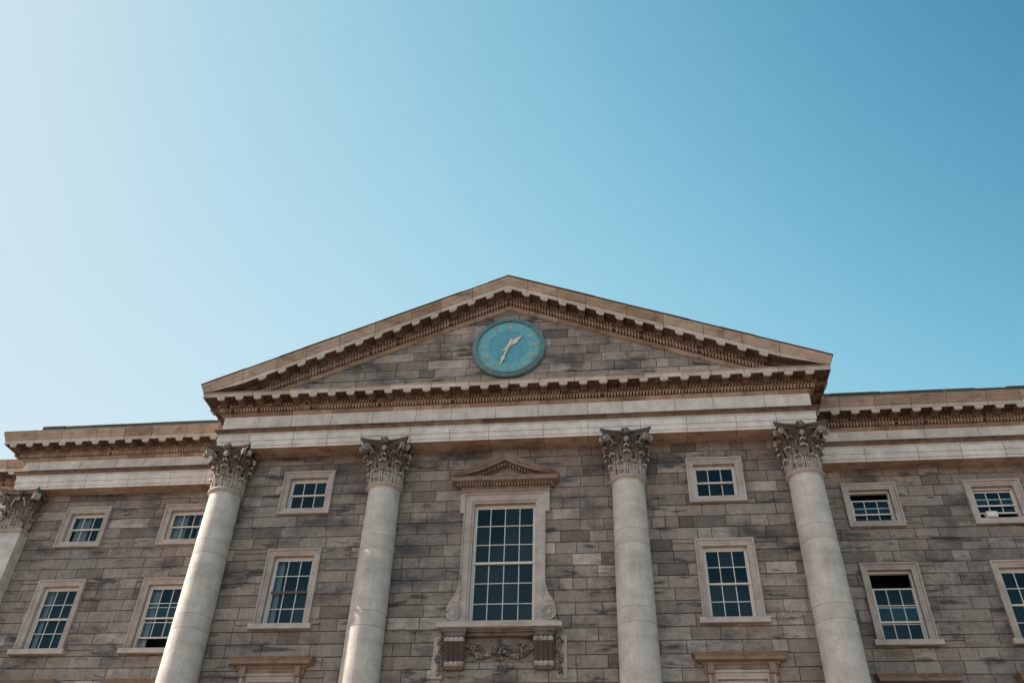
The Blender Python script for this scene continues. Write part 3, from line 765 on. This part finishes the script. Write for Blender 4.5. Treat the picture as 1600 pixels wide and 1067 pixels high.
def hood(win, hwid, ztop):
    mb = MB(); z = ztop; prof = [(0, z-.52), (.05, z-.52), (.06, z-.30), (.11, z-.27), (.12, z-.22), (.20, z-.21), (.30, z-.20), (.31, z-.12), (.33, z-.09), (.37, z-.04), (.40, z-.02), (.40, z), (0, z+.03)]
    h = hwid-.38
    sweep(mb, [(-h, .05), (-h, -.02), (h, -.02), (h, .05)], prof, 5, seed=int(hwid*100), tones=(.5, .9))
    for s in (-1, 1):
        mb.box(*sorted((s*(h-.02), s*(h-.22))), -.105, .0, z-1.3, z-.30, .5); mb.box(*sorted((s*(h-.03), s*(h-.21))), -.20, -.02, z-.55, z-.225, .6)
    mb.build('hood', hoodst, win)

for i, (s, x, y) in enumerate([(s, x, y) for s in (-1, 1) for (x, y) in ((W1, 0), (W2, D), (W3, D))]):
    X = s*x; kw = {}; kt = {}
    if (s, x) == (1, W2): kw = dict(drop=.26); kt = dict(drop=.50)
    if (s, x) == (1, W3): kw = dict(lift=.22, drop=.05)
    if (s, x) == (-1, W2): kw = dict(curtain=[(0, .42, .0, 1), (.75, 1, 0, 1)]); kt = dict(lift=.42, curtain=[(0, .22, 0, 1), (.8, 1, 0, 1)])
    if (s, x) == (-1, W3): kw = dict(curtain=[(0.1, .48, 0, 1)]); kt = dict(lift=.06, curtain=[(0, .18, 0, 1), (.88, 1, .0, 1)])
    if (s, x) == (-1, W1): kt = dict(dark_rail=True, curtain=[(0, .2, 0, 1)])
    a_ = window(X, y, SM, 'small', 100+i, **kw)
    b_ = window(X, y, TL, 'tall', 200+i, **kt)
    for q_, k_, n_ in ((a_, kw, 'small'), (b_, kt, 'tall')):
        if k_.get('drop', 0) > .2: q_['label'] = n_ + ' sash window with its upper sash slid down'
        elif k_.get('lift', 0) > .2: q_['label'] = n_ + ' sash window with its lower sash raised'
    lw = window(X, y, LO, 'low', 300+i); hood(lw, 1.38 if x == W1 else 1.28, 9.90)
# the central window -------------------------------------------------------
cw = window(0.0, 0, CW, 'centre', 400, ncol=4)
tag(cw, 'tall central window under a small pediment with carved scrolls and brackets')
mb = MB()
# pulvinated frieze, bed, dentils, corona of the small pediment
pth = [(-1.50, .05), (-1.50, -.13), (1.50, -.13), (1.50, .05)]
z = 15.44
sweep(mb, pth, [(0, z), (.02, z), (.06, z+.04), (.07, z+.09), (.05, z+.13), (.02, z+.15), (.04, z+.17), (.06, z+.195), (.06, z+.31), (.20, z+.315), (.22, z+.33), (.30, z+.34), (.33, z+.34), (.33, z+.42), (.37, z+.46), (.39, z+.475), (-.3, z+.48)], 9, seed=3, tones=(.5, .9))
teeth(mb, pth, .06, .20, z+.205, z+.305, .105, .06)
ps = .47; apx = 16.80
def zr2(x, zz): return max((zz-z)*1.1+apx-.66*1.0-ps*abs(x)+.06, z+.481)
for s in (-1, 1):
    pr = [(-.1, z+.17), (.04, z+.17), (.06, z+.20), (.06, z+.29), (.20, z+.295), (.17, z+.31), (.33, z+.32), (.33, z+.39), (.37, z+.43), (.42, z+.52), (.43, z+.55), (-.14, z+.56)]
    n0 = len(mb.v); X = [s*1.5, s*.75, 0]
    for i, x in enumerate(X):
        for d, zz in pr:
            xx = s*(1.5+d) if i == 0 else x; mb.v.append((xx, -.13-d, zr2(xx, zz)))
    for i in range(2):
        for j in range(len(pr)-1): mb.face((n0+i*len(pr)+j, n0+(i+1)*len(pr)+j, n0+(i+1)*len(pr)+j+1, n0+i*len(pr)+j+1), .5+.2*s*i)
    run = [(-1.25, -.13), (0, -.13)] if s < 0 else [(0, -.13), (1.25, -.13)]
    teeth(mb, run, .06, .20, z+.21, z+.285, .105, .06, zr2)
mb.poly([(-1.45, -.135, z+.46), (1.45, -.135, z+.46), (0, -.135, z+.46+1.45*ps)], .9)
mb.build('window_pediment', [hoodst], cw)
# side scrolls
for s in (-1, 1):
    mb = MB(); out = []
    prof = [(1.392, 12.5), (1.40, 12.25), (1.43, 12.05), (1.50, 11.88), (1.60, 11.72), (1.70, 11.55), (1.745, 11.38), (1.73, 11.22), (1.66, 11.08), (1.56, 11.0), (1.44, 10.97), (1.392, 10.97)]
    yA, yB = -.15, .02
    front = [(s*x, yA, z_) for x, z_ in prof]; mb.poly(front if s < 0 else front[::-1], .7)
    n0 = len(mb.v); mb.v += [(s*x, yA, z_) for x, z_ in prof]+[(s*x, yB, z_) for x, z_ in prof]; k = len(prof)
    for j in range(k-1): mb.face((n0+j, n0+j+1, n0+k+j+1, n0+k+j), .6)
    mb.tube([(s*(x-.03), yA-.005, z_) for x, z_ in prof[:-1]], .022, 6, .9)
    for rr, th in ((.20, .024), (.125, .02)):
        mb.tube([(s*1.52+rr*math.cos(a*math.pi/10), yA-.01, 11.25+rr*1.15*math.sin(a*math.pi/10)) for a in range(21)], th, 6, .9)
    mb.blob((s*1.52, yA, 11.25), (.10, .05, .12), 2, .9, jit=.05)
    mb.tube([(s*(1.30+.06*math.sin(q*3)), yA-.005, 12.15-.45*q) for q in (0, .2, .4, .6, .8, 1)], .02, 6, .9)
    mb.blob((s*1.50, yA, 11.60), (.10, .03, .03), 5, .1)
    mb.box(*sorted((s*1.28, s*1.76)), -.20, .0, 10.90, 10.97, .8)
    mb.build('scroll', trim, cw)
# brackets (consoles)
for s in (-1, 1):
    mb = MB(); NS = 25; rows = []
    pr = [(.30, 10.44), (.37, 10.42), (.40, 10.36), (.39, 10.28), (.34, 10.22), (.30, 10.15), (.255, 10.05), (.22, 9.95), (.20, 9.86), (.205, 9.78), (.23, 9.72), (.225, 9.64), (.18, 9.60), (.10, 9.59), (0, 9.60)]
    for d, z_ in pr:
        row = []
        for i in range(NS):
            q = i/(NS-1); u = q*2-1; rib = .060*(abs(math.sin(q*math.pi*4))**.7); row.append((s*1.37+u*.30, -d-rib*(d > .12), z_))
        rows.append(row)
    mb.grid(rows, .5, 0, True, tonefn=lambda i, j: .85 if i < 3 or 9 < i < 13 else 0)
    for sg in (-1, 1):
        mb.poly([(s*1.37+sg*.30, .02, 10.44)]+[(s*1.37+sg*.30, -d, z_) for d, z_ in pr], .5)
    mb.box(s*1.37-.36, s*1.37+.36, -.46, .02, 10.56, 10.688, .3); mb.box(s*1.37-.33, s*1.37+.33, -.43, .02, 10.445, 10.56, .3)
    mb.box(s*1.37-.27, s*1.37+.27, -.17, .02, 9.52, 9.588, .3)
    mb.build('bracket', carved, cw)
    
mb = MB(); mb.box(-1.02, 1.02, -.30, .02, 10.60, 10.688, .3); mb.box(-1.03, 1.03, -.22, .02, 10.50, 10.60, .3); mb.box(-1.04, 1.04, -.03, .02, 9.76, 10.50, .25, 2)
mb.box(-.21, .21, -.05, .02, 9.42, 9.755, .6, 2); mb.tube([(-.19, -.06, 9.75), (-.19, -.06, 9.45), (.19, -.06, 9.45), (.19, -.06, 9.75)], .014, 4, .5, 1)
for s in (-1, 1): mb.box(*sorted((s*1.74, s*2.06)), -.06, .02, 9.27, 10.55, .5, 1)
rng = random.Random(12)
def cluster(x, z_, r, n, y=-.08, tone=(.0, .75)):
    for _ in range(n):
        a = rng.uniform(0, 6.28); q = rng.random()**.6*r; rr = rng.uniform(.024, .050)
        mb.blob((x+q*math.cos(a), y-rng.uniform(0, .05), z_+q*.8*math.sin(a)), (rr, rr*.9, rr), rng.randrange(999), rng.uniform(*tone), 0, 6, 4, .3)
for s in (-1, 1):
    for k in range(14):
        q = k/13; x = s*(.98-q*.8); zz = 10.22-.30*math.sin(q*math.pi*.85); cluster(x, zz, .095, 9)
    cluster(s*.72, 10.18, .17, 26); 
    for k in range(9): cluster(s*(1.84+.03*math.sin(k*1.7)), 10.45-k*.13, .075+.03*(k in (4, 5)), 8 if k != 4 else 14, -.09)
cluster(0, 10.10, .21, 44, -.17); cluster(0, 10.38, .05, 5); cluster(0, 10.27, .07, 5); cluster(0, 9.86, .12, 10); cluster(0, 9.58, .11, 12, -.12)
mb.build('garland', [carved, trim, granite], cw)

# ------------------------------------------------------------------ clock
clk = bpy.data.objects.new('wall_clock', None); COL.objects.link(clk); clk.location = (.03, YF+.03, 21.22)
tag(clk, 'round blue clock with gold hands and Roman numerals in the centre of the pediment', 'clock')
def ylathe(mb, prof, seg=72, tone=.5, mat=0, smooth=True):
    rows = [[(r*math.cos(2*math.pi*k/seg), y, r*math.sin(2*math.pi*k/seg)) for k in range(seg)] for r, y in prof]
    mb.grid(rows, tone, mat, smooth, True)
mb = MB(); ylathe(mb, [(1.40, .02), (1.40, -.12), (1.385, -.16), (1.34, -.19), (1.30, -.20), (1.26, -.235), (1.225, -.24), (1.205, -.225), (1.20, -.15)], smooth=False)
mb.build('clock_case', clock_rim, clk)
mb = MB(); ylathe(mb, [(1.205, -.15), (.775, -.152), (.768, -.160), (.752, -.160)], smooth=False); ylathe(mb, [(.752, -.150), (.0001, -.150)], mat=1, smooth=False)
ylathe(mb, [(1.155, -.153), (1.15, -.160), (1.14, -.160), (1.135, -.153)], smooth=False)
dial = mb.build('dial', [clock_blue, clock_deep], clk)
RN = ['XII', 'I', 'II', 'III', 'IIII', 'V', 'VI', 'VII', 'VIII', 'IX', 'X', 'XI']
for k, rn in enumerate(RN):
    th = R(30*k); mb = MB(); wmap = {'I': .05, 'V': .115, 'X': .12}; tot = sum(wmap[c] for c in rn)+.012*(len(rn)-1); u = -tot/2; h = .105
    def bar(ax, az, bx, bz, t_):
        a = Vector((ax, 0, az)); b = Vector((bx, 0, bz)); d = (b-a).normalized(); n = Vector((d.z, 0, -d.x))*t_
        pts = [a-n, b-n, b+n, a+n]; rot = []
        for p in pts:
            X, Z = p.x, p.z+.96; rot.append((X*math.cos(th)+Z*math.sin(th), Z*math.cos(th)-X*math.sin(th)))
        n0 = len(mb.v); mb.v += [(x, -.158, z_) for x, z_ in rot]+[(x, -.175, z_) for x, z_ in rot]
        mb.face((n0+4, n0+5, n0+6, n0+7), .5)
        for j in range(4): mb.face((n0+j, n0+(j+1) % 4, n0+4+(j+1) % 4, n0+4+j), .5)
    for c in rn:
        wd = wmap[c]
        if c == 'I': bar(u+wd/2, -h, u+wd/2, h, .015)
        if c == 'V': bar(u+.012, h, u+wd/2, -h, .016); bar(u+wd-.012, h, u+wd/2, -h+.002, .008)
        if c == 'X': bar(u+.01, h, u+wd-.01, -h, .016); bar(u+wd-.01, h-.002, u+.01, -h+.002, .008)
        u += wd+.012
    bar(-tot/2, h+.004, tot/2, h+.004, .006); bar(-tot/2, -h-.004, tot/2, -h-.004, .006)
    mb.build('numeral', gold_dim, dial)
mb = MB()
for k in range(60):
    a = 2*math.pi*k/60; c, s_ = math.cos(a), math.sin(a); r0, r1 = 1.10, 1.125; q = .011 if k % 5 else .02
    mb.poly([(r0*s_-q*c, -.156, r0*c+q*s_), (r0*s_+q*c, -.156, r0*c-q*s_), (r1*s_+q*c, -.156, r1*c-q*s_), (r1*s_-q*c, -.156, r1*c+q*s_)])
mb.build('minute_track', gold_dim, dial)
def hand(name, ang, shape, y):
    mb = MB(); a = R(ang); pts = [(w_, l_) for l_, w_ in shape]+[(-w_, l_) for l_, w_ in shape[::-1]]
    P = [(x*math.cos(a)+z_*math.sin(a), z_*math.cos(a)-x*math.sin(a)) for x, z_ in pts]; k = len(shape)
    n0 = len(mb.v); mb.v += [(x, y, z_) for x, z_ in P]+[(x, y+.02, z_) for x, z_ in P]
    K = 2*k
    for j in range(k-1): mb.face((n0+j, n0+j+1, n0+K-2-j, n0+K-1-j), .5); mb.face((n0+K+j, n0+K+K-1-j, n0+K+K-2-j, n0+K+j+1), .5)
    for j in range(K): mb.face((n0+j, n0+(j+1) % K, n0+K+(j+1) % K, n0+K+j), .5)
    mb.build(name, gold, clk)
hand('minute_hand', 199, [(-.34, .025), (-.30, .045), (-.12, .04), (0, .055), (.15, .038), (.52, .028), (.56, .075), (.64, .07), (.72, .038), (.98, .004)], -.225)
hand('hour_hand', 46, [(-.36, .012), (-.30, .025), (-.05, .04), (0, .06), (.10, .05), (.20, .055), (.30, .12), (.40, .09), (.50, .05), (.76, .004)], -.195)
mb = MB(); ylathe(mb, [(.07, -.15), (.07, -.235), (.05, -.25), (.001, -.252)], 20); mb.build('hub', gold, clk)

# ------------------------------------------------------------------ small white box in the open window
mb = MB(); mb.box(-.17, .17, -.10, .12, 0, .20); mb.box(-.15, .15, -.112, -.099, .03, .17); mb.box(-.12, .12, -.06, .08, .20, .215)
bx = mb.build('window_box', box_m, None, (16.50, 2.16, 15.135))
tag(bx, 'small white box sitting on the sill of an open upper window at far right', 'box')
